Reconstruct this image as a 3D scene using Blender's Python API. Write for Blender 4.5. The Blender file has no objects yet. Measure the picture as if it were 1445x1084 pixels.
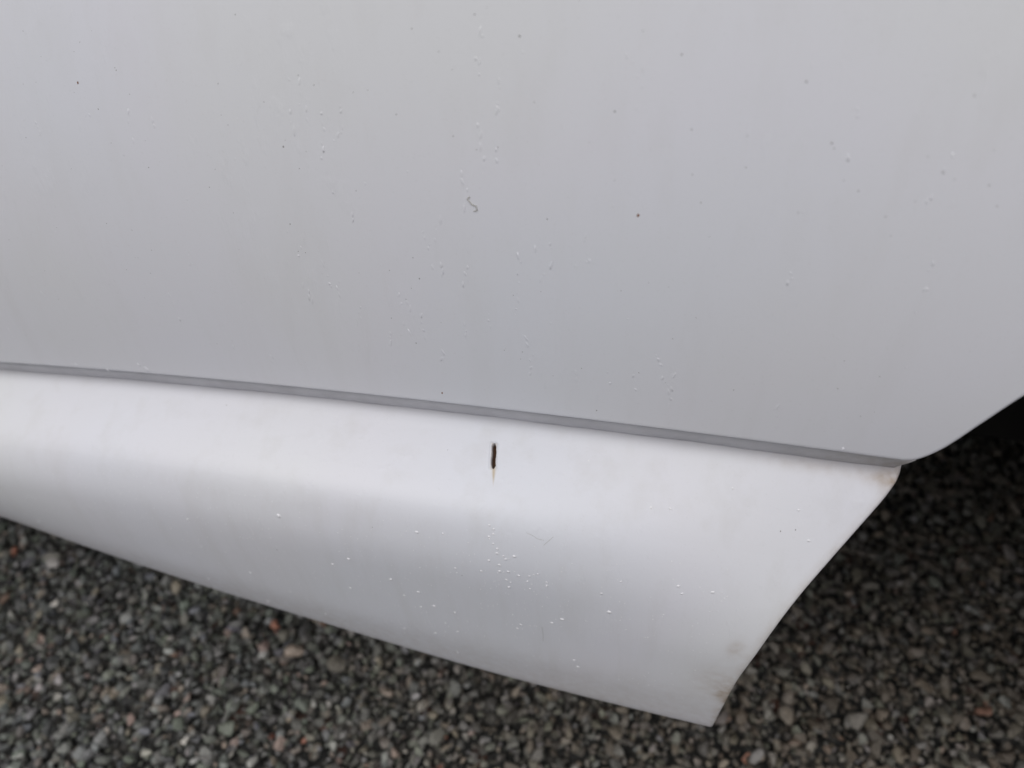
import bpy, bmesh, math
import numpy as np
from mathutils import Matrix, Vector

S = bpy.context.scene
COL = S.collection
R = math.radians

# ---------------------------------------------------------------- camera
cd = bpy.data.cameras.new('camera'); cam = bpy.data.objects.new('camera', cd); COL.objects.link(cam)
cd.sensor_width = 36.0; cd.lens = 36.0 * 1043.0 / 1445.0
cd.clip_start = .01; cd.clip_end = 2000
_r = Vector((.96806831, .24413558, -.0569348)); _u = Vector((-.1274798, .67497766, .72674208)); _f = Vector((-.21585332, .69627794, -.68454684))
m = Matrix((_r, _u, -_f)).transposed().to_4x4(); m.translation = (-.09407, -.22182, .65324)
cam.matrix_world = m
cd.dof.use_dof = True; cd.dof.focus_distance = .325; cd.dof.aperture_fstop = 5.8
S.camera = cam

# ---------------------------------------------------------------- sky, sun, exposure
SUN_EL, SUN_AZ = R(52), R(-55)          # high and to the left behind the photographer, veiled by cloud
w = bpy.data.worlds.new('World'); S.world = w; w.use_nodes = True
nt = w.node_tree; nt.nodes.clear()
out = nt.nodes.new('ShaderNodeOutputWorld'); bg = nt.nodes.new('ShaderNodeBackground')
sky = nt.nodes.new('ShaderNodeTexSky'); sky.sky_type = 'NISHITA'; sky.sun_disc = False
sky.sun_elevation = SUN_EL; sky.sun_rotation = R(180) + SUN_AZ; sky.dust_density = 6.0; sky.air_density = 1.5; sky.ozone_density = 1.0
hs = nt.nodes.new('ShaderNodeHueSaturation'); hs.inputs['Saturation'].default_value = .3     # cloud takes most of the blue
mx = nt.nodes.new('ShaderNodeMix'); mx.data_type = 'RGBA'; mx.inputs[0].default_value = .55
mx.inputs[7].default_value = (5.5, 5.65, 6.25, 1)                                                # even cloud cover
nt.links.new(sky.outputs[0], hs.inputs['Color']); nt.links.new(hs.outputs[0], mx.inputs[6])
nt.links.new(mx.outputs[2], bg.inputs['Color']); bg.inputs['Strength'].default_value = .1
nt.links.new(bg.outputs[0], out.inputs['Surface'])
sl = bpy.data.lights.new('sun', 'SUN'); sl.energy = 1.15; sl.angle = R(45); sl.color = (1, .97, .93)
so = bpy.data.objects.new('sun', sl); COL.objects.link(so)
sd = Vector((math.sin(SUN_AZ) * math.cos(SUN_EL), -math.cos(SUN_AZ) * math.cos(SUN_EL), math.sin(SUN_EL)))
so.rotation_euler = sd.to_track_quat('Z', 'Y').to_euler(); so.location = (-2, -3, 6)
S.view_settings.view_transform = 'Standard'; S.view_settings.look = 'None'
S.view_settings.exposure = 0.0; S.view_settings.gamma = 1.0; S.view_settings.use_curve_mapping = False
S.cycles.max_bounces = 8; S.cycles.diffuse_bounces = 5

PANEL_A = 1.25

# ---------------------------------------------------------------- body surfaces (metres; X along the car, Y into it, Z up)
def gq(X):
    X = np.minimum(np.asarray(X, float), 0.0)
    return np.where(X >= -.5, X * X, .25 + .3 * (1 - np.exp((np.minimum(X, -.5) + .5) / .3)))
def seam_y(X): return .0486 * gq(X)
def seam_z(X): return .42 - .1496 * gq(X)
def panel_y(X, Z):
    z = np.maximum(Z - seam_z(X), -.05)
    a = PANEL_A; z1 = .20
    bow = np.where(z < z1, a * z * np.abs(z), a * z1 * z1 + 2 * a * z1 * (z - z1) * .75)
    return seam_y(X) + bow
def smooth01(x):
    x = np.clip(x, 0, 1); return x * x * (3 - 2 * x)
NPF = 260
def sill_profile(X):
    """profile points (y, z) offsets from the seam at station X, smoothed; the arc is cut in NPF equal-index steps"""
    g = float(gq(X)); m = smooth01((X + .17) / .17)          # 0 in the middle, 1 at the arch
    l = smooth01((-X - .17) / .3)
    bd = -.042 + .055 * min(g, .3); sc = 1 - 1.13 * min(g, .3); bz = -.0035 * smooth01((X + .30) / .15)
    cre = np.array([-.038 + .018 * m + .005 * l, -.0275 - .021 * m - .004 * l])
    bel = np.array([-.0475 + .004 * m + .022 * min(g, .3), -.095 * (1 - .8 * min(g, .3))])
    pts = np.array([[.012, -.0096], [.0060, -.0120], [.0006, -.0154],
                    [.0006 + (cre[0] - .0006) * .5, -.0154 + (cre[1] + .0154) * (.45 - .02 * m)],
                    cre, [(cre[0] + bel[0]) / 2 - .0045 + .003 * m, (cre[1] + bel[1]) / 2 + .004], bel,
                    [(bel[0] + bd) / 2 - .0025, -.142 * sc], [bd - .0005, -.1835 * sc + bz], [bd + .005, -.1835 * sc - .005 + bz], [bd + .02, -.1835 * sc - .006 + bz], [bd + .06, -.1835 * sc - .003 + bz]])
    wid = np.array([8, 8, 10, 26, 34, 44, 40, 36, 30, 12, 8]) # steps per stretch
    n = [int(round(w * (NPF - 1) / wid.sum())) for w in wid]; n[5] += NPF - 1 - sum(n)
    t = [0.]
    out = []
    for i in range(len(pts) - 1):
        f = np.arange(n[i]) / n[i]
        out.append(pts[i] + (pts[i + 1] - pts[i]) * f[:, None])
    out.append(pts[-1:])
    P = np.concatenate(out)
    s = np.concatenate([[0], np.cumsum(np.hypot(*np.diff(P, axis=0).T))])
    s_fil, s_cre, s_bot = s[sum(n[:2])], s[sum(n[:4])], s[sum(n[:8])]
    sig = np.interp(s, [0, s_fil - .004, s_fil, s_fil + .012, s_cre - .02, s_cre, s_cre + .035, s_bot - .03, s_bot - .006, s_bot + .03],
                    [.0006, .0008, .0030 + .0002 * m, .0065 + .004 * m, .0080 + .005 * m, .0086 + .007 * m - .001 * l, .011, .010, .0065, .004])
    W = np.exp(-.5 * ((s[None] - s[:, None]) / sig[:, None]) ** 2) * np.gradient(s)[None]
    W /= W.sum(1, keepdims=True)
    Q = W @ P
    Q[0], Q[-1] = P[0], P[-1]
    return Q
_PX = np.concatenate([np.linspace(-3.2, -.7, 12), np.linspace(-.66, .04, 71)])
_PQ = np.stack([sill_profile(x) for x in _PX])               # stations x NPF x 2
def sill_point(X, j):
    """X array and profile index j (float array) -> xyz"""
    X = np.asarray(X, float); j = np.asarray(j, float)
    X, j = np.broadcast_arrays(X, j)
    i = np.clip(np.searchsorted(_PX, X) - 1, 0, len(_PX) - 2)
    a = np.clip((X - _PX[i]) / (_PX[i + 1] - _PX[i]), 0, 1)
    k = np.clip(np.floor(j).astype(int), 0, NPF - 2); b = j - k
    def q(ii): return _PQ[ii, k] * (1 - b)[..., None] + _PQ[ii, k + 1] * b[..., None]
    o = q(i) * (1 - a)[..., None] + q(i + 1) * a[..., None]
    return np.stack([X, seam_y(X) + o[..., 0], seam_z(X) + o[..., 1]], -1)

# ---------------------------------------------------------------- measured marks: (X, Z, size) on the panel, (X, profile step, size) on the sill
SPECKS = [(-0.27, 0.5711, 1), (-0.35, 0.5447, 1.6), (-0.342, 0.5355, 1.1), (-0.329, 0.5503, 1.2), (-0.322, 0.5145, 1.2), (-0.345, 0.5592, 0.8), (-0.38, 0.5424, 0.8), (-0.386, 0.5212, 0.8), (-0.281, 0.5482, 0.9), (-0.279, 0.5339, 0.9), (-0.255, 0.5278, 1.4), (-0.249, 0.5202, 1), (-0.257, 0.4976, 1.3), (-0.332, 0.4775, 1.1), (-0.339, 0.5228, 0.7), (-0.239, 0.55, 1), (-0.293, 0.5092, 0.9), (-0.176, 0.5739, 1.2), (-0.199, 0.5691, 1.1), (-0.16, 0.5682, 1.9), (-0.189, 0.5627, 0.8), (-0.184, 0.5574, 1.1), (-0.206, 0.5422, 1), (-0.217, 0.5495, 0.8), (-0.126, 0.5476, 1.4), (-0.167, 0.5338, 1), (-0.175, 0.5324, 0.9), (-0.184, 0.5364, 1), (-0.225, 0.5139, 0.8), (-0.115, 0.5145, 1.7), (-0.148, 0.5102, 1.1), (-0.119, 0.5709, 1.5), (-0.154, 0.549, 0.9), (-0.067, 0.5588, 1.9), (-0.1, 0.5435, 1.7), (-0.045, 0.5282, 1.6), (-0.094, 0.5207, 1.2), (-0.081, 0.533, 1.3), (-0.062, 0.5199, 1.2), (-0.035, 0.5208, 1.3), (-0.022, 0.5354, 1.4), (-0.008, 0.5325, 1.3), (-0.004, 0.5265, 1.3), (-0.032, 0.5148, 1), (-0.106, 0.5648, 1.5), (-0.05, 0.5311, 1), (-0.019, 0.5569, 1.4), (-0.098, 0.5296, 1), (-0.035, 0.4538, 1.5), (-0.072, 0.4467, 1.1), (-0.257, 0.4976, 1.2), (-0.214, 0.4826, 1.1), (-0.201, 0.4805, 1.2), (-0.216, 0.46, 1), (-0.206, 0.4487, 1.3), (-0.205, 0.4757, 0.8), (-0.166, 0.4514, 1), (-0.158, 0.4518, 0.9), (-0.203, 0.4893, 1), (-0.197, 0.4217, 1.6), (-0.126, 0.4251, 1.4), (-0.133, 0.4474, 1), (-0.145, 0.4414, 0.9), (-0.056, 0.542, 1.7), (-0.055, 0.5405, 1.3)]
BLISTERS = [(-0.167, 65, 1.7), (-0.165, 63, 1.3), (-0.165, 69, 1.5), (-0.163, 72, 1.4), (-0.163, 75, 1.7), (-0.159, 78, 1.6), (-0.16, 76, 1.2), (-0.162, 83, 1.9), (-0.167, 81, 1.6), (-0.171, 91, 1.7), (-0.162, 88, 1.7), (-0.158, 87, 1.8), (-0.159, 95, 1.7), (-0.157, 97, 1.3), (-0.158, 102, 2), (-0.155, 75, 2.2), (-0.153, 89, 1.6), (-0.144, 85, 1.3), (-0.146, 86, 1), (-0.148, 88, 1.5), (-0.149, 93, 1.4), (-0.14, 91, 1.3), (-0.14, 94, 1.4), (-0.148, 100, 1.2), (-0.167, 58, 1.4), (-0.165, 60, 1.3), (-0.184, 93, 1.4), (-0.189, 68, 1.5), (-0.202, 70, 2.2), (-0.221, 121, 2.8), (-0.242, 106, 2.2), (-0.248, 142, 1.8), (-0.207, 130, 1.9), (-0.2, 141, 2.4), (-0.208, 145, 1.5), (-0.189, 143, 1.8), (-0.216, 137, 1.6), (-0.196, 156, 1.3), (-0.19, 162, 1.6), (-0.204, 170, 1.6), (-0.194, 188, 1.5), (-0.223, 174, 1.3), (-0.183, 149, 1.2), (-0.111, 111, 2.5), (-0.133, 128, 2.6), (-0.138, 134, 2), (-0.154, 141, 1.8), (-0.156, 145, 1.6), (-0.125, 170, 2.3), (-0.127, 164, 1.6), (-0.115, 94, 1.5), (-0.107, 82, 1.4), (-0.082, 80, 1.7), (-0.277, 76, 2.7), (-0.253, 117, 2), (-0.472, 162, 1.8), (-0.337, 97, 1.8), (-0.317, 192, 1.8), (-0.313, 152, 1.7), (-0.353, 180, 1.5), (-0.464, 204, 1.5), (-0.291, 164, 1.5), (-0.275, 184, 1.5), (-0.08, 85, 1.7), (-0.067, 81, 2), (-0.037, 25, 1.7), (-0.031, 40, 1.8), (-0.098, 34, 1.5), (-0.09, 33, 1.6), (-0.065, 22, 1.2), (-0.128, 20, 1.1)]
SILLDARK = [(-0.043, 37, 1.3), (-0.037, 35, 1.3), (-0.321, 17, 1.3), (-0.194, 22, 0.9), (-0.225, 72, 1), (-0.181, 99, 1.2), (-0.285, 113, 1.5)]
FLAKES = [(-0.413, 0.3985, 2.5), (-0.433, 0.3945, 2), (-0.364, 0.4047, 4), (-0.368, 0.4067, 2.5), (-0.392, 0.3985, 2), (-0.026, 0.4229, 2.6)]
BROWNS = [(-0.35, 0.5447), (-0.115, 0.5145), (-0.197, 0.4217)]
SMEAR = [(-.178, .5158), (-.179, .5147), (-.178, .5138), (-.177, .5128), (-.1755, .5125), (-.1752, .5109), (-.1765, .5105)]
HAIRS = [[(-.150, 59), (-.147, 60.2), (-.145, 61.6), (-.142, 62)], [(-.142, 65), (-.14, 62), (-.138, 59)], [(-.143, 139), (-.1427, 145), (-.143, 152)]]

# ---------------------------------------------------------------- materials
def mat(name):
    m = bpy.data.materials.new(name); m.use_nodes = True
    return m, m.node_tree, m.node_tree.nodes['Principled BSDF']
def N(t, kind, **kw):
    n = t.nodes.new(kind)
    for k, v in kw.items():
        if k.startswith('i_'): n.inputs[k[2:].replace('_', ' ')].default_value = v
        else: setattr(n, k, v)
    return n
def mixc(t, fac, a, b, blend='MIX'):
    n = t.nodes.new('ShaderNodeMix'); n.data_type = 'RGBA'; n.blend_type = blend
    for sock, v in ((n.inputs[0], fac), (n.inputs[6], a), (n.inputs[7], b)):
        if hasattr(v, 'is_linked'): t.links.new(v, sock)
        else: sock.default_value = v
    return n.outputs[2]
def math_(t, op, a, b=None, clamp=False):
    n = t.nodes.new('ShaderNodeMath'); n.operation = op; n.use_clamp = clamp
    for sock, v in zip(n.inputs, (a, b)):
        if v is None: continue
        if hasattr(v, 'is_linked'): t.links.new(v, sock)
        else: sock.default_value = v
    return n.outputs[0]
def ramp(t, fac, stops):
    n = t.nodes.new('ShaderNodeValToRGB'); e = n.color_ramp.elements
    while len(e) < len(stops): e.new(.5)
    for el, (p, c) in zip(e, stops): el.position = p; el.color = (*c, 1) if len(c) == 3 else c
    t.links.new(fac, n.inputs[0]); return n.outputs[0]

WHITE = (.728, .731, .772)
def paint(name, wear_shade=False):
    m, t, b = mat(name)
    tc = N(t, 'ShaderNodeTexCoord')
    obj = tc.outputs['Object']
    # uneven old paint: broad faint tone shifts, films of road dirt
    n1 = N(t, 'ShaderNodeTexNoise', i_Scale=9.0, i_Detail=4.0, i_Roughness=.55); t.links.new(obj, n1.inputs['Vector'])
    c = mixc(t, ramp(t, n1.outputs['Fac'], [(.35, (0, 0, 0)), (.7, (1, 1, 1))]), (WHITE[0] * .985, WHITE[1] * .985, WHITE[2] * .965, 1), (*WHITE, 1))
    n6 = N(t, 'ShaderNodeTexNoise', i_Scale=4.5, i_Detail=1.0); t.links.new(obj, n6.inputs['Vector'])
    c = mixc(t, 1.0, c, ramp(t, n6.outputs['Fac'], [(.36, (.995, .998, .985)), (.50, (.995, .990, 1.0)), (.64, (.978, .990, 1.0))]), 'MULTIPLY')
    mp = N(t, 'ShaderNodeMapping'); mp.inputs['Scale'].default_value = (70, 70, 9); t.links.new(obj, mp.inputs['Vector'])
    n2 = N(t, 'ShaderNodeTexNoise', i_Scale=1.0, i_Detail=5.0, i_Roughness=.6); t.links.new(mp.outputs[0], n2.inputs['Vector'])
    streak = ramp(t, n2.outputs['Fac'], [(.50, (0, 0, 0)), (.80, (1, 1, 1))])
    c = mixc(t, math_(t, 'MULTIPLY', streak, .20 if wear_shade else .10), c, (.50, .48, .44, 1))
    n3 = N(t, 'ShaderNodeTexNoise', i_Scale=900.0, i_Detail=2.0); t.links.new(obj, n3.inputs['Vector'])
    c = mixc(t, math_(t, 'MULTIPLY', ramp(t, n3.outputs['Fac'], [(.63, (0, 0, 0)), (.75, (1, 1, 1))]), .10), c, (.45, .44, .42, 1))
    rough = ramp(t, n1.outputs['Fac'], [(.3, (.36, .36, .36)), (.7, (.46, .46, .46))])
    if wear_shade:
        at = N(t, 'ShaderNodeAttribute', attribute_name='wear_shade')
        sp = N(t, 'ShaderNodeSeparateColor'); t.links.new(at.outputs['Color'], sp.inputs[0])
        n4 = N(t, 'ShaderNodeTexNoise', i_Scale=210.0, i_Detail=3.0, i_Roughness=.5); t.links.new(obj, n4.inputs['Vector'])
        n5 = N(t, 'ShaderNodeTexNoise', i_Scale=1400.0, i_Detail=3.0); t.links.new(obj, n5.inputs['Vector'])
        # brown splash dirt near the arch edge, dirt and painted shade below, broken by noise
        dm = math_(t, 'MULTIPLY', sp.outputs['Blue'], ramp(t, n4.outputs['Fac'], [(.25, (.25, .25, .25)), (.70, (1, 1, 1))]), True)
        c = mixc(t, math_(t, 'MULTIPLY', dm, .85), c, (.29, .19, .09, 1))
        c = mixc(t, math_(t, 'MULTIPLY', sp.outputs['Green'], .7), c, (.46, .34, .17, 1))
        c = mixc(t, at.outputs['Alpha'], c, (.36, .35, .37, 1))  # grey shadow of the seam on the sill top, put into the colour
        rc = mixc(t, n5.outputs['Fac'], (.022, .012, .008, 1), (.13, .065, .035, 1))
        c = mixc(t, sp.outputs['Red'], c, rc)
        rough = mixc(t, sp.outputs['Red'], rough, (.9, .9, .9, 1))
    t.links.new(c, b.inputs['Base Color']); t.links.new(rough, b.inputs['Roughness'])
    b.inputs['Specular IOR Level'].default_value = .34
    # relief: fine orange peel, thin vertical run marks, small nibs under the paint
    b1 = N(t, 'ShaderNodeTexNoise', i_Scale=420.0, i_Detail=2.0); t.links.new(obj, b1.inputs['Vector'])
    mp2 = N(t, 'ShaderNodeMapping'); mp2.inputs['Scale'].default_value = (170, 170, 38); t.links.new(obj, mp2.inputs['Vector'])
    b2 = N(t, 'ShaderNodeTexNoise', i_Scale=1.0, i_Detail=4.0, i_Roughness=.55); t.links.new(mp2.outputs[0], b2.inputs['Vector'])
    nib = ramp(t, b2.outputs['Fac'], [(.58, (0, 0, 0)), (.80, (1, 1, 1))])
    mp3 = N(t, 'ShaderNodeMapping'); mp3.inputs['Scale'].default_value = (14, 14, 6); t.links.new(obj, mp3.inputs['Vector'])
    b3 = N(t, 'ShaderNodeTexNoise', i_Scale=1.0, i_Detail=2.0); t.links.new(mp3.outputs[0], b3.inputs['Vector'])
    gate = ramp(t, b3.outputs['Fac'], [(.45, (0, 0, 0)), (.6, (1, 1, 1))])
    h = math_(t, 'ADD', math_(t, 'MULTIPLY', b1.outputs['Fac'], .12), math_(t, 'MULTIPLY', math_(t, 'MULTIPLY', nib, gate), .55))
    bp = N(t, 'ShaderNodeBump', i_Strength=.55, i_Distance=.0005); t.links.new(h, bp.inputs['Height'])
    t.links.new(bp.outputs[0], b.inputs['Normal'])
    return m
M_PANEL = paint('white_paint'); M_SILL = paint('white_sill_paint', True)

def simple(name, col, rough=.6, spec=.4, metal=0., var=.25, scale=120., bump=0.):
    m, t, b = mat(name)
    tc = N(t, 'ShaderNodeTexCoord')
    n = N(t, 'ShaderNodeTexNoise', i_Scale=scale, i_Detail=5.0); t.links.new(tc.outputs['Object'], n.inputs['Vector'])
    c = mixc(t, n.outputs['Fac'], tuple(x * (1 - var) for x in col) + (1,), tuple(min(1, x * (1 + var)) for x in col) + (1,))
    t.links.new(c, b.inputs['Base Color'])
    b.inputs['Roughness'].default_value = rough; b.inputs['Specular IOR Level'].default_value = spec; b.inputs['Metallic'].default_value = metal
    if bump:
        bp = N(t, 'ShaderNodeBump', i_Strength=.5, i_Distance=bump); t.links.new(n.outputs['Fac'], bp.inputs['Height']); t.links.new(bp.outputs[0], b.inputs['Normal'])
    return m
M_SEAL = simple('grey_seam_sealer', (.49, .485, .51), .5, .3, var=.22, scale=70, bump=.0010)
def seal_dirt():
    t = M_SEAL.node_tree; p = t.nodes['Principled BSDF']; src = p.inputs['Base Color'].links[0].from_socket
    tc = N(t, 'ShaderNodeTexCoord'); sx = N(t, 'ShaderNodeSeparateXYZ'); t.links.new(tc.outputs['Object'], sx.inputs[0])
    n = N(t, 'ShaderNodeTexNoise', i_Scale=300.0, i_Detail=4.0); t.links.new(tc.outputs['Object'], n.inputs['Vector'])
    f = math_(t, 'MULTIPLY', math_(t, 'MULTIPLY', math_(t, 'ADD', sx.outputs[0], .05), 14.0, True), n.outputs['Fac'], True)
    t.links.new(mixc(t, f, src, (.26, .21, .15, 1)), p.inputs['Base Color'])
seal_dirt()
M_SPECK = simple('dark_grit', (.24, .23, .22), .8, .2)
M_BROWN = simple('brown_grit', (.22, .10, .05), .8, .2)
M_BLIS = simple('chipped_white_paint', (.77, .77, .79), .4, .4, var=.04)
M_SMEAR = simple('grey_smear', (.42, .41, .38), .7, .2)
M_BLACK = simple('black_plastic', (.012, .012, .013), .75, .25, bump=.001)
M_UNDER = simple('dirty_underbody', (.02, .018, .016), .9, .2, bump=.003, scale=40)
M_RUBBER = simple('tyre_rubber', (.018, .018, .018), .8, .3)
M_RIM = simple('silver_rim', (.45, .45, .46), .35, .5, .9, var=.05)
M_GLASS = simple('dark_window_glass', (.015, .017, .018), .05, .6, var=.05)
M_LAMP = simple('red_lamp_plastic', (.35, .02, .015), .15, .5, var=.05)
M_CLEARL = simple('clear_lamp_plastic', (.55, .56, .57), .12, .5, var=.05)

def stone_mat(name, source):
    m, t, b = mat(name)
    if source == 'object':
        oi = N(t, 'ShaderNodeObjectInfo'); col = oi.outputs['Color']
    else:
        at = N(t, 'ShaderNodeAttribute', attribute_name='stone'); col = at.outputs['Color']
    geo = N(t, 'ShaderNodeNewGeometry')
    n = N(t, 'ShaderNodeTexNoise', i_Scale=330.0, i_Detail=5.0, i_Roughness=.7); t.links.new(geo.outputs['Position'], n.inputs['Vector'])
    k = ramp(t, n.outputs['Fac'], [(.25, (.45, .45, .45)), (.75, (1.4, 1.4, 1.38))])
    t.links.new(mixc(t, 1.0, col, k, 'MULTIPLY'), b.inputs['Base Color'])
    b.inputs['Roughness'].default_value = .5; b.inputs['Specular IOR Level'].default_value = .5
    bp = N(t, 'ShaderNodeBump', i_Strength=.6, i_Distance=.0012); t.links.new(n.outputs['Fac'], bp.inputs['Height']); t.links.new(bp.outputs[0], b.inputs['Normal'])
    return m
M_STONE = stone_mat('crushed_stone', 'object'); M_GRAVEL = stone_mat('crushed_stone_mass', 'attr')

def ground_mat():
    m, t, b = mat('gravel_bed')
    tc = N(t, 'ShaderNodeTexCoord')
    v = N(t, 'ShaderNodeTexVoronoi', i_Scale=85.0); t.links.new(tc.outputs['Object'], v.inputs['Vector'])
    sp = N(t, 'ShaderNodeSeparateColor'); t.links.new(v.outputs['Color'], sp.inputs[0])
    c = ramp(t, sp.outputs[0], [(0, (.035, .035, .032)), (.4, (.08, .08, .075)), (.75, (.12, .11, .095)), (.95, (.2, .19, .17)), (1, (.22, .1, .07))])
    d = ramp(t, v.outputs['Distance'], [(.0, (1, 1, 1)), (.55, (.25, .25, .25))])
    t.links.new(mixc(t, 1.0, c, d, 'MULTIPLY'), b.inputs['Base Color'])
    b.inputs['Roughness'].default_value = .85
    bp = N(t, 'ShaderNodeBump', i_Strength=1.0, i_Distance=.008, invert=True); t.links.new(v.outputs['Distance'], bp.inputs['Height']); t.links.new(bp.outputs[0], b.inputs['Normal'])
    return m
M_GROUND = ground_mat()

# ---------------------------------------------------------------- helpers
def link_mesh(name, verts, faces, material, parent=None, smooth=True):
    me = bpy.data.meshes.new(name)
    verts = np.asarray(verts, np.float32).reshape(-1, 3); faces = np.asarray(faces, np.int32)
    k = faces.shape[1]
    me.vertices.add(len(verts)); me.vertices.foreach_set('co', verts.ravel())
    me.loops.add(faces.size); me.loops.foreach_set('vertex_index', faces.ravel())
    me.polygons.add(len(faces)); me.polygons.foreach_set('loop_start', np.arange(len(faces), dtype=np.int32) * k)
    me.polygons.foreach_set('use_smooth', np.full(len(faces), smooth))
    me.update(calc_edges=True); me.validate()
    me.materials.append(material)
    o = bpy.data.objects.new(name, me); COL.objects.link(o)
    if parent: o.parent = parent
    return o
def grid_faces(nu, nv, flip=False):
    i, j = np.meshgrid(np.arange(nu - 1), np.arange(nv - 1), indexing='ij')
    a = (i * nv + j).ravel()
    f = np.stack([a, a + nv, a + nv + 1, a + 1], 1)
    return f[:, ::-1] if flip else f
def grid(name, P, material, parent=None, flip=False, thick=0.):
    nu, nv = P.shape[:2]
    o = link_mesh(name, P, grid_faces(nu, nv, flip), material, parent)
    if thick:
        md = o.modifiers.new('thickness', 'SOLIDIFY'); md.thickness = thick; md.offset = -1
    return o
def tag(o, label=None, cat=None, group=None, kind=None):
    for k, v in (('label', label), ('category', cat), ('group', group), ('kind', kind)):
        if v: o[k] = v
    return o
def bm_obj(name, bm, material, parent=None, smooth=False):
    me = bpy.data.meshes.new(name); bm.to_mesh(me); bm.free(); me.materials.append(material)
    for p in me.polygons: p.use_smooth = smooth
    o = bpy.data.objects.new(name, me); COL.objects.link(o)
    if parent: o.parent = parent
    return o
def lathe(name, prof, centre, material, parent, n=64):
    """prof: (radius, y) round the axle (Y axis)"""
    prof = np.asarray(prof); a = np.linspace(0, 2 * np.pi, n + 1)
    P = np.stack([centre[0] + np.cos(a)[:, None] * prof[None, :, 0], centre[1] + np.ones(n + 1)[:, None] * prof[None, :, 1], centre[2] + np.sin(a)[:, None] * prof[None, :, 0]], -1)
    return grid(name, P, material, parent)
def box(name, lo, hi, material, parent=None, bev=.01):
    bm = bmesh.new(); bmesh.ops.create_cube(bm, size=1)
    for v in bm.verts: v.co = Vector([lo[i] + (v.co[i] + .5) * (hi[i] - lo[i]) for i in range(3)])
    if bev: bmesh.ops.bevel(bm, geom=bm.edges[:], offset=bev, segments=2, affect='EDGES')
    return bm_obj(name, bm, material, parent)

# ---------------------------------------------------------------- ground: one sheet to the horizon, loose stones on it near the car
ground = link_mesh('gravel_ground', [(-400, -400, 0), (400, -400, 0), (400, 400, 0), (-400, 400, 0)], [(0, 1, 2, 3)], M_GROUND)
tag(ground, 'dark grey crushed stone gravel under and beside the white car', 'ground', kind='structure')
rng = np.random.default_rng(7)
def proto_stone(k):
    r = np.random.default_rng(100 + k)
    bm = bmesh.new()
    d = r.normal(size=(15, 3)); d /= np.linalg.norm(d, axis=1, keepdims=True)
    d *= r.uniform(.82, 1.05, (15, 1)); d *= np.array([1, r.uniform(.48, .85), r.uniform(.36, .62)])
    for p in d: bm.verts.new(p)
    res = bmesh.ops.convex_hull(bm, input=bm.verts[:])
    bmesh.ops.delete(bm, geom=[g for g in res['geom_interior'] if isinstance(g, bmesh.types.BMVert)], context='VERTS')
    bmesh.ops.triangulate(bm, faces=bm.faces[:])
    bmesh.ops.recalc_face_normals(bm, faces=bm.faces[:])
    return bm
PROTO = []; PROTO_V = []
for k in range(16):
    bm = proto_stone(k); bm.verts.ensure_lookup_table(); bm.verts.index_update()
    PROTO_V.append((np.array([v.co[:] for v in bm.verts]), np.array([[v.index for v in f.verts] for f in bm.faces])))
    bmesh.ops.bevel(bm, geom=bm.edges[:], offset=.07, segments=1, affect='EDGES')
    bmesh.ops.recalc_face_normals(bm, faces=bm.faces[:])
    me = bpy.data.meshes.new('stone'); bm.to_mesh(me); bm.free(); me.materials.append(M_STONE)
    for p in me.polygons: p.use_smooth = False
    PROTO.append(me)
PAL = np.array([(.075, .078, .075), (.12, .122, .117), (.18, .183, .176), (.105, .112, .096), (.15, .138, .12), (.19, .165, .135), (.045, .046, .046),
                (.27, .265, .25), (.145, .158, .132), (.24, .185, .16), (.38, .365, .33), (.34, .15, .105), (.16, .10, .072), (.13, .133, .145)])
PW = np.array([14, 17, 12, 11, 8, 6, 9, 4, 9, 2.2, 1.0, .18, .5, 5.]); PW /= PW.sum()
def stone_colours(pts):
    n = len(pts)
    c = PAL[rng.choice(len(PAL), n, p=PW)] * rng.uniform(.75, 1.25, (n, 1)) * rng.uniform(.96, 1.04, (n, 3))
    dust = smooth01((pts[:, 0] + .55) / .6)[:, None] * rng.uniform(.3, 1, (n, 1))       # dry brown dust where the rain does not reach
    c = c * (1 - .70 * dust) + np.array([.135, .103, .072]) * .70 * dust
    return np.clip(c * STONE_GAIN, 0, 1)
STONE_GAIN = 1.4
def rotations(n, tilt):
    a = rng.uniform(0, 2 * np.pi, n); b = rng.normal(0, tilt, n); c = rng.normal(0, tilt, n)
    ca, sa, cb, sb, cc, sc = np.cos(a), np.sin(a), np.cos(b), np.sin(b), np.cos(c), np.sin(c)
    o, l = np.zeros(n), np.ones(n)
    Rz = np.array([[ca, -sa, o], [sa, ca, o], [o, o, l]]); Rx = np.array([[l, o, o], [o, cb, -sb], [o, sb, cb]]); Ry = np.array([[cc, o, sc], [o, l, o], [-sc, o, cc]])
    return np.einsum('ijn,jkn,kln->nil', Rz, Rx, Ry)
def jitter_grid(x0, x1, y0, y1, step):
    gx, gy = np.meshgrid(np.arange(x0, x1, step), np.arange(y0, y1, step), indexing='ij')
    p = np.stack([gx.ravel(), gy.ravel()], 1); return p + rng.uniform(-.55, .55, p.shape) * step
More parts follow.
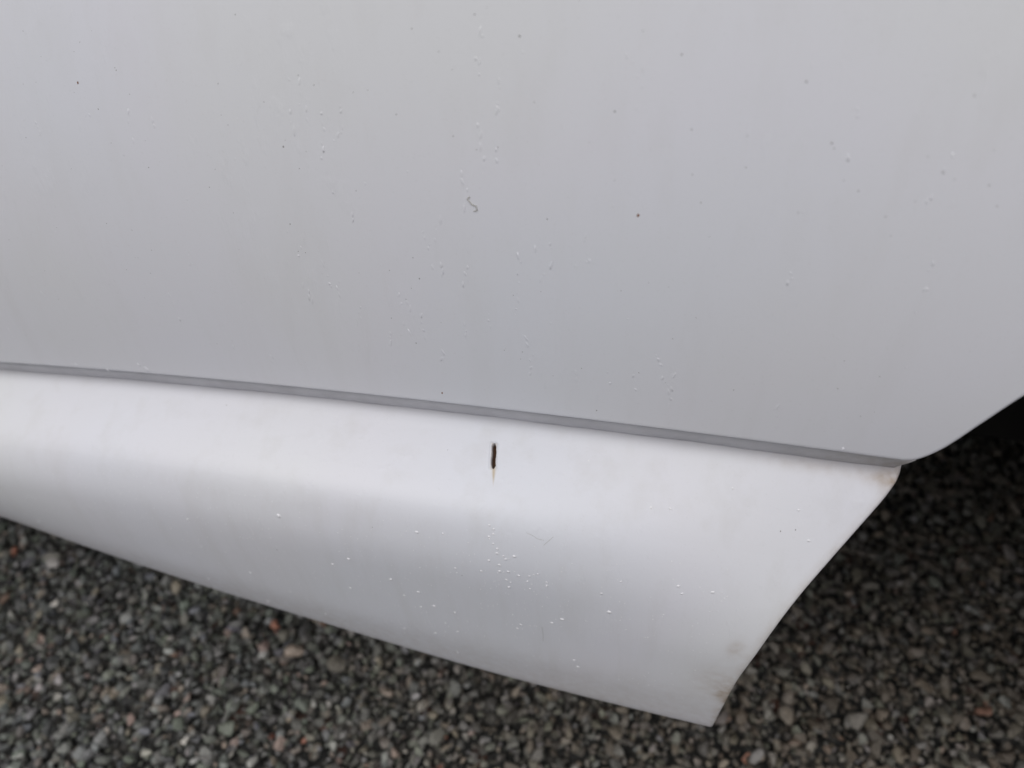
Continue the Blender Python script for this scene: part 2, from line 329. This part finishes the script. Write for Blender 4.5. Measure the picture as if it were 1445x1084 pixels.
def stone_mass(name, sets):
    V, F, C, base = [], [], [], 0
    for pts, size, z, tilt in sets:
        n = len(pts); R3 = rotations(n, tilt); cols = stone_colours(pts); which = rng.integers(0, len(PROTO_V), n)
        for k, (pv, pf) in enumerate(PROTO_V):
            s = np.where(which == k)[0]
            if not len(s): continue
            v = np.einsum('nij,mj->nmi', R3[s], pv) * size[s][:, None, None]
            v += np.concatenate([pts[s], z[s][:, None]], 1)[:, None]
            V.append(v.reshape(-1, 3)); F.append((pf[None] + (base + np.arange(len(s)) * len(pv))[:, None, None]).reshape(-1, 3))
            C.append(np.repeat(np.c_[cols[s], np.ones(len(s))], len(pv), 0)); base += len(s) * len(pv)
    o = link_mesh(name, np.concatenate(V), np.concatenate(F), M_GRAVEL, ground, smooth=False)
    at = o.data.attributes.new('stone', 'FLOAT_COLOR', 'POINT'); at.data.foreach_set('color', np.concatenate(C).astype(np.float32).ravel())
    return tag(o, 'loose dark grey gravel between the larger stones', kind='stuff')
def lognorm(n, med, s, lo, hi): return np.clip(med * np.exp(rng.normal(0, s, n)), lo, hi)
core = (-1.08, .52, -.36, .66)
a = jitter_grid(*core, .0061); b_ = jitter_grid(*core, .0098)
b_ = b_[rng.random(len(b_)) < .8]
wide = jitter_grid(-2.4, 1.8, -1.4, 1.5, .0165)
def deep(p): return np.clip(np.minimum(np.minimum(p[:, 0] - core[0], core[1] - p[:, 0]), np.minimum(p[:, 1] - core[2], core[3] - p[:, 1])) / .13, 0, 1)
a = a[rng.random(len(a)) < .25 + deep(a)]; b_ = b_[rng.random(len(b_)) < .1 + deep(b_)]
wide = wide[rng.random(len(wide)) > deep(wide) * 1.05]             # the fine and the coarse stones mingle where they meet
sa_, sb_, sw_ = lognorm(len(a), .0034, .28, .0022, .0075), lognorm(len(b_), .0050, .32, .0030, .0092), lognorm(len(wide), .0086, .30, .0045, .0145)
stone_mass('gravel', [(a, sa_, rng.uniform(.001, .005, len(a)), .6), (b_, sb_, rng.uniform(.003, .009, len(b_)), .5), (wide, sw_, rng.uniform(.002, .008, len(wide)), .45)])
# the larger stones that can be picked apart, on top of the mass
area = np.array([(-.86, .15), (-.52, .10), (-.2, .075), (-.03, .07), (.048, .22), (.123, .34), (.30, .45), (.24, .07), (.0, .0), (-.30, -.05), (-.64, -.13)])
def inside(p, poly):
    x, y = p[:, 0], p[:, 1]; c = np.zeros(len(p), bool)
    for (x0, y0), (x1, y1) in zip(poly, np.roll(poly, -1, 0)):
        h = ((y0 > y) != (y1 > y)) & (x < (x1 - x0) * (y - y0) / (y1 - y0 + 1e-12) + x0); c ^= h
    return c
big = jitter_grid(-.9, .34, -.15, .48, .0225); big = big[inside(big, area)]
rng.shuffle(big); big = big[:300]
bs = lognorm(len(big), .0070, .26, .0052, .0130); R3 = rotations(len(big), .32); bc = stone_colours(big)
for i, p in enumerate(big):
    o = bpy.data.objects.new('stone', PROTO[int(rng.integers(0, len(PROTO)))]); COL.objects.link(o); o.parent = ground
    mm = Matrix(R3[i].tolist()).to_4x4() @ Matrix.Scale(bs[i], 4); mm.translation = (p[0], p[1], .0075 + bs[i] * .32 + rng.uniform(-.002, .002))
    o.matrix_world = mm; o.color = (*bc[i], 1)

# ---------------------------------------------------------------- the car
car = bpy.data.objects.new('white_car', None); COL.objects.link(car); car.location = (0, 0, 0); car.empty_display_size = .2
tag(car, 'white painted car with curved sill and rusty slot parked on gravel', 'car')
WY = 1.66                                                     # width: the far side is the mirror about WY / 2
ARC_C, ARC_TOP = .55, .70
def arch_curve(n=90):
    """front edge of the wheel opening from the seam corner up over the wheel, then down behind it"""
    q = np.array([(-.003, .4202), (.0015, .4216), (.0055, .4252), (.010, .4312), (.0175, .4448), (.0265, .4600), (.058, .505), (.11, .560), (.20, .612), (.33, .645), (.46, .652),
                  (.60, .645), (.73, .612), (.83, .55), (.89, .47), (.915, .39), (.92, .32)])
    s = np.concatenate([[0], np.cumsum(np.hypot(*np.diff(q, axis=0).T))]); 
    u = np.concatenate([np.linspace(0, s[5], 28)[:-1], np.linspace(s[5], s[-1], n - 27)])
    # Catmull-Rom through the points
    out = []
    for uu in u:
        i = int(np.clip(np.searchsorted(s, uu) - 1, 0, len(q) - 2)); f = (uu - s[i]) / (s[i + 1] - s[i])
        p0, p1, p2, p3 = q[max(i - 1, 0)], q[i], q[i + 1], q[min(i + 2, len(q) - 1)]
        t0 = (p2 - p0) * (s[i + 1] - s[i]) / (s[i + 1] - s[max(i - 1, 0)]); t1 = (p3 - p1) * (s[i + 1] - s[i]) / (s[min(i + 2, len(q) - 1)] - s[i])
        out.append((2 * f**3 - 3 * f**2 + 1) * p1 + (f**3 - 2 * f**2 + f) * t0 + (-2 * f**3 + 3 * f**2) * p2 + (f**3 - f**2) * t1)
    return np.array(out)
def side_panel(name, bottom, top, parent, lip=.0022, flange=.011, thick=0.):
    """sheet between two boundary lines in X-Z; its lower edge is rolled in over a small radius into a flange"""
    bottom = np.asarray(bottom); top = np.asarray(top)
    dv = top - bottom; L = np.hypot(*dv.T)[:, None]; dv = dv / L
    tang = np.gradient(bottom, axis=0); tang /= np.hypot(*tang.T)[:, None]; nrm = np.stack([-tang[:, 1], tang[:, 0]], 1)
    for _ in range(3): nrm[1:-1] = (nrm[:-2] + nrm[1:-1] * 2 + nrm[2:]) / 4
    nrm /= np.hypot(*nrm.T)[:, None]
    rows = []
    for dep in (flange, flange * .5):
        p = bottom; rows.append((p, np.full(len(p), dep)))
    for ph in np.radians([90, 72, 54, 36, 18, 0]):
        rows.append((bottom + nrm * lip * (1 - math.sin(ph)), np.full(len(bottom), lip * (1 - math.cos(ph)))))
    start = bottom + nrm * lip
    for f in np.concatenate([np.linspace(0, 1, 60)[1:] ** 1.6]):
        rows.append((start + (top - start) * f, np.zeros(len(bottom))))
    P = np.stack([np.stack([p[:, 0], panel_y(p[:, 0], p[:, 1]) + d, p[:, 1]], 1) for p, d in rows], 1)
    return grid(name, P, M_PANEL, parent, flip=False)
arch = arch_curve()
BELT = .98
xb = np.concatenate([np.linspace(-1.0, -.5, 26)[:-1], np.linspace(-.5, -.005, 140)])
bot = np.concatenate([np.stack([xb, seam_z(xb) + .0002], 1), arch, np.stack([np.linspace(.93, 1.42, 10), np.linspace(.32, .34, 10)], 1)])
topx = np.interp(np.linspace(0, 1, len(bot)), [0, 1], [-1.0, 1.42]); 
seg = np.concatenate([[0], np.cumsum(np.abs(np.diff(bot[:, 0])) + .35 * np.abs(np.diff(bot[:, 1])))]); topx = -1.0 + 2.42 * seg / seg[-1]
topx = np.where(bot[:, 0] < -.005, bot[:, 0], topx)
k0 = np.argmax(bot[:, 0] >= -.005); topx[k0:] = topx[k0 - 1] + (1.42 - topx[k0 - 1]) * ((seg[k0:] - seg[k0 - 1]) / (seg[-1] - seg[k0 - 1])) ** 1.0
top = np.stack([topx, np.full(len(bot), BELT)], 1)
quarter = side_panel('rear_quarter_panel', bot, top, car)
tag(quarter, 'smooth white upper body panel ending in the wheel arch edge')

# ---- sill: swept curved section below the seam, cut off along the arch
# cut line along the arch as measured heights below the seam
EZ = np.array([-0.01125, -0.01918, -0.02504, -0.03375, -0.04204, -0.05866, -0.06751, -0.08787, -0.10423, -0.12522, -0.17328]); EX = np.array([0.002, -0.0056, -0.01, -0.0152, -0.0206, -0.0312, -0.0366, -0.043, -0.047, -0.0504, -0.0532])
zst = _PQ[np.abs(_PX + .03).argmin()][:, 1]
_zg = np.linspace(-.2, 0, 400); _xg = np.interp(_zg, np.append(EZ[::-1], [-.006]), np.append(EX[::-1], [.0035]))
for _ in range(900): _xg[1:-1] = (_xg[:-2] + _xg[1:-1] * 2 + _xg[2:]) / 4
def x_end(j): return np.interp(np.interp(j, np.arange(NPF), zst), _zg, _xg)
SLOT_X, SLOT_J = -.1712, 22.2
xi = np.concatenate([np.linspace(-2.1, -.75, 40)[:-1], np.linspace(-.75, 0, 420)])
xi = np.concatenate([xi[(xi < SLOT_X - .006) | (xi > SLOT_X + .006)], np.arange(SLOT_X - .006, SLOT_X + .006, .00022)]); xi.sort()
jj = np.concatenate([np.arange(0, NPF, 1.0)]); jj = np.concatenate([jj[(jj < 16) | (jj > 42)], np.arange(16, 42, .14)]); jj.sort()
ks = np.interp(jj, np.arange(NPF), x_end(np.arange(NPF)))
wgt = smooth01((xi + .13) / .13)
XX = xi[:, None] + ks[None] * wgt[:, None]; JJ = np.broadcast_to(jj[None], XX.shape)
P = sill_point(XX, JJ)
du = np.gradient(P, axis=0); dvv = np.gradient(P, axis=1); nn = np.cross(du, dvv); nn /= np.linalg.norm(nn, axis=2, keepdims=True) + 1e-12
if nn[200, 60, 1] > 0: nn = -nn                                # pointing out of the car
wear_shade = np.zeros(P.shape[:2] + (4,)); wear_shade[..., 3] = 1
c0 = sill_point(np.array([SLOT_X]), np.array([SLOT_J]))[0]
up = sill_point(np.array([SLOT_X]), np.array([SLOT_J - 4]))[0] - c0; up /= np.linalg.norm(up)
rel = P - c0; vv = rel @ up; uu = rel[..., 0] + .19 * vv
wob = .00016 * np.sin(vv * 900) + .00008 * np.sin(vv * 2900 + 1)
taper = np.clip((.0065 - np.abs(vv - .0004)) / .0018, 0, 1) ** .5
hw = .00118 * taper
din = hw - np.abs(uu - wob * .6)
near = (np.abs(uu) < .008) & (np.abs(vv) < .03)
hole = np.where(near & (hw > 0), smooth01(din / .00035), 0)
rim = np.exp(-((np.hypot(np.maximum(np.abs(uu + .0003) - .0012, 0) / .0007, np.maximum(np.abs(vv - .0004) - .0059, 0) / .0009)) ** 2)) * (1 - hole) * near
P = P + nn * (rim * .00075 - hole * .0020)[..., None]
tail = np.where((vv < -.0045) & near, np.exp(-((uu - .0003) / (.0009 * np.clip((vv + .0150) / .009, .12, 1))) ** 2) * np.clip((vv + .0150) / .0055, 0, 1), 0)
halo = np.exp(-((np.maximum(np.abs(uu) - .0010, 0)) / .00035) ** 2) * (np.abs(vv) < .0066) * near * .45
wear_shade[..., 0] = hole; wear_shade[..., 1] = np.maximum(tail, halo) * (1 - hole)
# splash dirt at the lower rear corner and at the end of the seam
def spot(px, pj, rx, rz):
    c = sill_point(np.array([px]), np.array([pj]))[0]; return np.exp(-(((P[..., 0] - c[0]) / rx) ** 2 + ((P[..., 2] - c[2]) / rz) ** 2))
dist_e = ks[None] - P[..., 0]                                  # distance in front of the arch edge
wear_shade[..., 2] = np.clip(1.0 * spot(-.0510, 166, .0050, .0095) + .30 * spot(-.057, 158, .012, .016) + .45 * spot(-.0520, 130, .0040, .0060) + .30 * np.exp(-(dist_e / .0022) ** 2)
                       + .70 * spot(-.002, 12, .010, .0032) + .30 * spot(-.03, 10, .03, .0022) + .25 * smooth01((JJ - 150) / 55), 0, 1)  # last term: bottom film, a little dirt and mostly shade painted into the colour
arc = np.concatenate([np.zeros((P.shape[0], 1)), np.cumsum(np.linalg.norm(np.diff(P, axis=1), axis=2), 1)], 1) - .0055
wear_shade[..., 3] = .55 * np.exp(-(np.maximum(arc, 0) / .0034) ** 2)       # soft shade below the seam, painted in as grey
# rolled edge and flange along the arch
last, ln = P[-1], nn[-1]
inw = -ln + np.array([.0, .0, .0]); ex = np.zeros_like(last); ex[:, 0] = 1
add = []
for ph in np.radians([25, 50, 75, 90]): add.append(last + ex * .0018 * math.sin(ph) + inw * .0018 * (1 - math.cos(ph)))
add.append(last + ex * .0018 + inw * .018)
P = np.concatenate([P, np.stack(add)], 0); wear_shade = np.concatenate([wear_shade, np.repeat(wear_shade[-1:], 5, 0)], 0)
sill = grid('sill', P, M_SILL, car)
tag(sill, 'curved white lower sill with a small rusty slot and paint chips')
at = sill.data.attributes.new('wear_shade', 'FLOAT_COLOR', 'POINT'); at.data.foreach_set('color', wear_shade.astype(np.float32).ravel())

# ---- strip of seam sealer in the step between panel and sill
xs = np.concatenate([np.linspace(-2.1, -.75, 40)[:-1], np.linspace(-.75, .0, 300)]); 
pr = np.array([(.012, .0015), (.0075, .0008), (.0042, -.0004), (.0030, -.0018), (.0036, -.0048), (.0048, -.0085), (.0062, -.0109), (.0076, -.0127), (.0125, -.0138)])
wv = (np.sin(xs * 61) + np.sin(xs * 143 + 1) + .6 * np.sin(xs * 417)) * .00016
fade = smooth01((xs + .035) / .035)
Pm = np.stack([np.stack([xs + (.004 + .7 * z) * (xs > -1e-6), seam_y(xs) + y + (wv if y < .007 else 0) + fade * .0008, seam_z(xs) + z - wv * .4 * (z < -.002)], 1) for y, z in pr], 1)
seal = grid('seam_sealer', Pm, M_SEAL, car); tag(seal, 'grey sealed seam between body panel and sill')

# ---- small marks: chips and blisters on the sill, grit on the panel
def domes(name, items, material, parent, label):
    """items: (position, normal, radius, aspect along up, height ratio)"""
    V, F, base = [], [], 0
    ring = 7
    for i, (c, n, rad, asp, hr, rot) in enumerate(items):
        n = np.asarray(n) / np.linalg.norm(n); t1 = np.cross(n, (0, 0, 1.)); t1 /= np.linalg.norm(t1); t2 = np.cross(t1, n)
        e1 = t1 * math.cos(rot) + t2 * math.sin(rot); e2 = -t1 * math.sin(rot) + t2 * math.cos(rot)
        pts = []
        rr = np.random.default_rng(i)
        for lv, (q, h) in enumerate(((1.12, -.15), (.8, .55))):
            for k in range(ring):
                a = 2 * math.pi * k / ring; w_ = q * rr.uniform(.8, 1.2)
                pts.append(c + e1 * rad * w_ * math.cos(a) + e2 * rad * asp * w_ * math.sin(a) + n * rad * hr * h)
        pts.append(c + n * rad * hr)
        V += pts
        for k in range(ring):
            k2 = (k + 1) % ring
            F += [(base + k, base + k2, base + ring + k2), (base + k, base + ring + k2, base + ring + k), (base + ring + k, base + ring + k2, base + 2 * ring)]
        base += len(pts)
    o = link_mesh(name, np.array(V), np.array(F), material, parent)
    return tag(o, label, kind='stuff')
def panel_pn(x, z):
    x, z = float(x), float(z); e = 1e-4
    y = float(panel_y(x, z)); return np.array([x, y, z]), np.array([(panel_y(x + e, z) - y) / e, -1.0, (panel_y(x, z + e) - y) / e])
def sill_pn(x, j):
    c = sill_point(np.array([x]), np.array([j]))[0]; a = sill_point(np.array([x + .001]), np.array([j]))[0] - c; b = sill_point(np.array([x]), np.array([j + .5]))[0] - c
    n = np.cross(a, b); n /= np.linalg.norm(n)
    if n[1] > 0: n = -n
    return c, n
PXM = .34 / 1043                                               # metres covered by a picture pixel at the panel
r2 = np.random.default_rng(21)
it = [(*panel_pn(x, z), s * PXM * (.56 if x < -.12 else .44), r2.uniform(.8, 1.5), .25, r2.uniform(-.6, .6)) for x, z, s in SPECKS if (x, z) not in BROWNS]
for _ in range(110):
    x, z = r2.uniform(-.55, .02), r2.uniform(.02, .2); it.append((*panel_pn(x, seam_z(x) + z + max(0, x) * 2), r2.uniform(.3, .5) * PXM, 1.2, .25, 0))
domes('grit_specks', it, M_SPECK, quarter, 'tiny dark grit specks stuck to the white panel')
domes('brown_specks', [(*panel_pn(x, z), s * PXM * .75, 1.4, .3, .3) for x, z, s in SPECKS if (x, z) in BROWNS], M_BROWN, quarter, 'tiny brown specks on the white panel')
it = [(*sill_pn(x, j), s * PXM * 1.35, r2.uniform(.6, 1.1), r2.uniform(.32, .55), r2.uniform(-.8, .5)) for x, j, s in BLISTERS]
for _ in range(900):
    x, j = r2.uniform(-.5, -.06), r2.uniform(62, 200); it.append((*sill_pn(x, j), r2.uniform(.4, 1.0) * PXM, 1.0, .45, r2.uniform(-.6, .6)))
domes('paint_chips', it, M_BLIS, sill, 'small white chips and blisters in the sill paint')
domes('sill_grit', [(*sill_pn(x, j), s * PXM * .6, 1.2, .3, 0) for x, j, s in SILLDARK], M_SPECK, sill, 'tiny dark specks on the sill')
# blisters and dried drips the colour of the panel itself
it = []
for _ in range(62):                                            # short runs of nibs, one below another
    x = r2.uniform(-.46, -.01); z = .02 + .13 * r2.random() ** 1.3
    if r2.random() < .45: x = -.19 + r2.normal(0, .045); z = abs(r2.normal(.075, .04))
    k_ = int(r2.integers(2, 7)); dx = r2.normal(.05, .18)
    for q in range(k_):
        zz_ = min(max(z - q * r2.uniform(.0016, .0042), .004), .17); xx_ = x + dx * q * .003 + r2.normal(0, .0006)
        it.append((*panel_pn(xx_, seam_z(xx_) + zz_), r2.uniform(.7, 1.9) * PXM, r2.uniform(1.0, 3.6), r2.uniform(.13, .30), r2.normal(-.10, .25)))
for _ in range(120):
    x = r2.uniform(-.50, .0); z = .15 * r2.random() ** 1.3; it.append((*panel_pn(x, seam_z(x) + .004 + z), r2.uniform(.5, 1.2) * PXM, r2.uniform(.8, 2.2), r2.uniform(.12, .30), r2.normal(-.12, .3)))
it += [(*panel_pn(x, z), s * PXM * .7, 2.2, .5, -.5 if x < -.1 else 0) for x, z, s in FLAKES]
domes('dried_drips', it, M_PANEL, quarter, 'small raised drips and nibs in the panel paint')
def thread(name, pts, rad, material, parent, label):
    cu = bpy.data.curves.new(name, 'CURVE'); cu.dimensions = '3D'; cu.bevel_depth = rad; cu.bevel_resolution = 1
    sp = cu.splines.new('POLY'); sp.points.add(len(pts) - 1)
    for q, p in zip(sp.points, pts): q.co = (*p, 1)
    o = bpy.data.objects.new(name, cu); dg = bpy.context.evaluated_depsgraph_get
    COL.objects.link(o); me = bpy.data.meshes.new_from_object(o.evaluated_get(dg())); bpy.data.objects.remove(o)
    me.name = name; me.materials.append(material)
    o = bpy.data.objects.new(name, me); COL.objects.link(o); o.parent = parent
    return tag(o, label)
thread('smear', [panel_pn(x, z)[0] for x, z in SMEAR], .00028, M_SMEAR, quarter, 'small greyish dried smear on the white panel')
for h_ in HAIRS: thread('hair', [sill_pn(x, j)[0] - np.array([0, .00005, 0]) for x, j in h_], .00006, M_SMEAR, sill, 'fine dark hair stuck on the sill')

# ---- wheel well, wheel, underbody
aa = arch[3:]
lin = [np.stack([aa[:, 0] + .004, panel_y(aa[:, 0], aa[:, 1]) + d, aa[:, 1] + .004], 1) for d in (.010, .06, .16, .30)]
grid('wheel_arch_liner', np.stack(lin, 1), M_BLACK, car)
zz = np.linspace(.18, .67, 8)
Pi = np.stack([np.stack([np.linspace(-.02, .96, 30), np.full(30, .27 + .02 * k / 7), np.full(30, z)], 1) for k, z in enumerate(zz)], 1)
grid('inner_wheel_well', Pi, M_UNDER, car)
def wheel(cx, cy, cz, rad, flip):
    s = -1 if flip else 1
    e = bpy.data.objects.new('wheel', None); COL.objects.link(e); e.parent = car
    W = .20
    prof = [(rad * .66, .004), (rad * .70, -.004), (rad * .80, -.010), (rad * .93, -.004), (rad * .985, .012), (rad, .035)]
    for g in range(4):
        y = .035 + (W - .07) * (g + .5) / 4; prof += [(rad, y - .012), (rad - .007, y - .011), (rad - .007, y - .005), (rad, y - .004)]
    prof += [(rad, W - .035), (rad * .985, W - .012), (rad * .93, W + .004), (rad * .80, W + .01), (rad * .66, W - .004)]
    prof = [(r_, y * s) for r_, y in prof]
    lathe('tyre', prof, (cx, cy, cz), M_RUBBER, e)
    lathe('rim', [(r_, y * s) for r_, y in ((rad * .665, .0), (rad * .64, .004), (rad * .60, .03), (rad * .56, .05), (rad * .22, .045), (rad * .18, .03), (rad * .02, .028))], (cx, cy, cz), M_RIM, e)
    for k in range(5):
        b = box('spoke', (-.028, -.012, rad * .16), (.028, .012, rad * .62), M_RIM, e, .006)
        b.location = (cx, cy + .028 * s, cz); b.rotation_euler = (0, 2 * math.pi * k / 5, 0)
RAD = .298
for cx in (.47, -2.35):
    for cy, fl in ((.045, False), (WY - .045, True)): wheel(cx, cy, RAD, RAD, fl)
box('underbody_floor', (-1.95, .062, .165), (-.02, WY - .05, .30), M_UNDER, car, .02)
box('boot_floor', (-.03, .31, .17), (1.38, WY - .31, .34), M_UNDER, car, .02)
box('inner_sill_wall', (-2.05, .035, .236), (-.06, .05, .42), M_UNDER, car, 0)

# ---- the rest of the body, outside the picture
xd = np.linspace(-1.92, -1.006, 40); dz = seam_z(xd) + .002
door = side_panel('door', np.stack([xd, dz], 1), np.stack([xd, np.full(40, BELT)], 1), car)
hb = box('door_handle', (-1.22, float(panel_y(-1.2, .86)) - .028, .845), (-1.06, float(panel_y(-1.2, .86)) + .004, .875), M_PANEL, door, .008)
fa = arch_curve(); fx = -2.87 + (1.0 - fa[::-1, 0]) * 1.0; fzz = fa[::-1, 1] * 1.0
fx = -2.35 - (fa[::-1, 0] - .50); fzz = np.maximum(fa[::-1, 1], .33)
# front wing: the same opening mirrored round the front wheel
xa = np.concatenate([np.linspace(-3.15, -2.86, 8), fx[1:], np.linspace(-1.845, -1.926, 1)]); xa = np.concatenate([np.linspace(-3.15, -2.85, 8), -2.35 + (fa[:, 0] - .50)])
keep = xa < -1.926; za = np.concatenate([np.full(8, .33), np.where(fa[:, 0] < .5, np.maximum(fa[:, 1], .33), fa[:, 1])])
xw, zw = xa[keep], za[keep]; tx = -3.15 + (xw - -3.15) * 1.0
xw = np.maximum.accumulate(xw + np.arange(len(xw)) * 1e-6)
side_panel('front_wing', np.stack([xw, zw], 1), np.stack([xw, np.interp(xw, [-3.15, -1.926], [.80, BELT])], 1), car)
def mirror(o):
    c = o.copy(); c.data = o.data; COL.objects.link(c); c.parent = car; c.scale = (1, -1, 1); c.location = (0, WY, 0)
    return c
for nm in ('rear_quarter_panel', 'sill', 'door', 'front_wing', 'seam_sealer', 'wheel_arch_liner', 'inner_wheel_well', 'inner_sill_wall'):
    c = mirror(bpy.data.objects[nm])
    for k in ('label',):
        if k in c: del c[k]
def loft(name, secs, material):
    return grid(name, np.array(secs), material, car)
yb = float(panel_y(0., BELT)); yl = yb + float(seam_y(-3.0))
def across(x, z, y0, crown, n=24):
    f = np.linspace(0, 1, n); return np.stack([np.full(n, x), y0 + (WY - 2 * y0) * f, z + crown * (1 - (2 * f - 1) ** 2)], 1)
loft('roof', [across(x, z, .27, .04) for x, z in ((-1.55, 1.36), (-1.4, 1.40), (-.8, 1.43), (0, 1.42), (.6, 1.38), (.8, 1.34))], M_PANEL)
loft('bonnet', [across(x, z, y, .05) for x, z, y in ((-3.15, .80, .2), (-3.0, .84, .19), (-2.6, .91, .185), (-2.1, .965, .18), (-1.95, .98, .18))], M_PANEL)
loft('windscreen', [across(x, z, y, c) for x, z, y, c in ((-1.98, .985, .19, .05), (-1.55, 1.36, .27, .04))], M_GLASS)
loft('rear_window', [across(x, z, y, c) for x, z, y, c in ((.8, 1.34, .27, .04), (1.25, .99, .2, .03))], M_GLASS)
loft('boot_lid', [across(x, z, y, c) for x, z, y, c in ((1.25, .985, .18, .03), (1.40, .96, .2, .02), (1.43, .90, .2, 0), (1.42, .40, .1, 0))], M_PANEL)
loft('nose', [across(x, z, y, c) for x, z, y, c in ((-3.15, .80, .2, .05), (-3.22, .74, .22, .0), (-3.24, .40, .18, 0), (-3.2, .25, .2, 0))], M_PANEL)
def side_glass(name, x0, x1, X0, X1, y0, y1):
    P = np.array([[(x0, y0, BELT + .004), (X0, y1, 1.36)], [(x1, y0, BELT + .004), (X1, y1, 1.36)]], float); return grid(name, P, M_GLASS, car, thick=.004)
for s in (0, 1):
    y0, y1 = (yb + .01, .275) if not s else (WY - yb - .01, WY - .275)
    side_glass('side_window', -1.9, -1.0, -1.5, -.97, y0, y1); side_glass('side_window', -.95, 1.15, -.92, .72, y0, y1)
    yy = (.2, .5) if not s else (WY - .5, WY - .2)
    box('tail_lamp', (1.40, yy[0], .68), (1.445, yy[1], .82), M_LAMP, car, .01); box('headlamp', (-3.255, yy[0], .56), (-3.21, yy[1], .70), M_CLEARL, car, .012)
box('rear_bumper', (1.36, .06, .32), (1.50, WY - .06, .52), M_PANEL, car, .04)
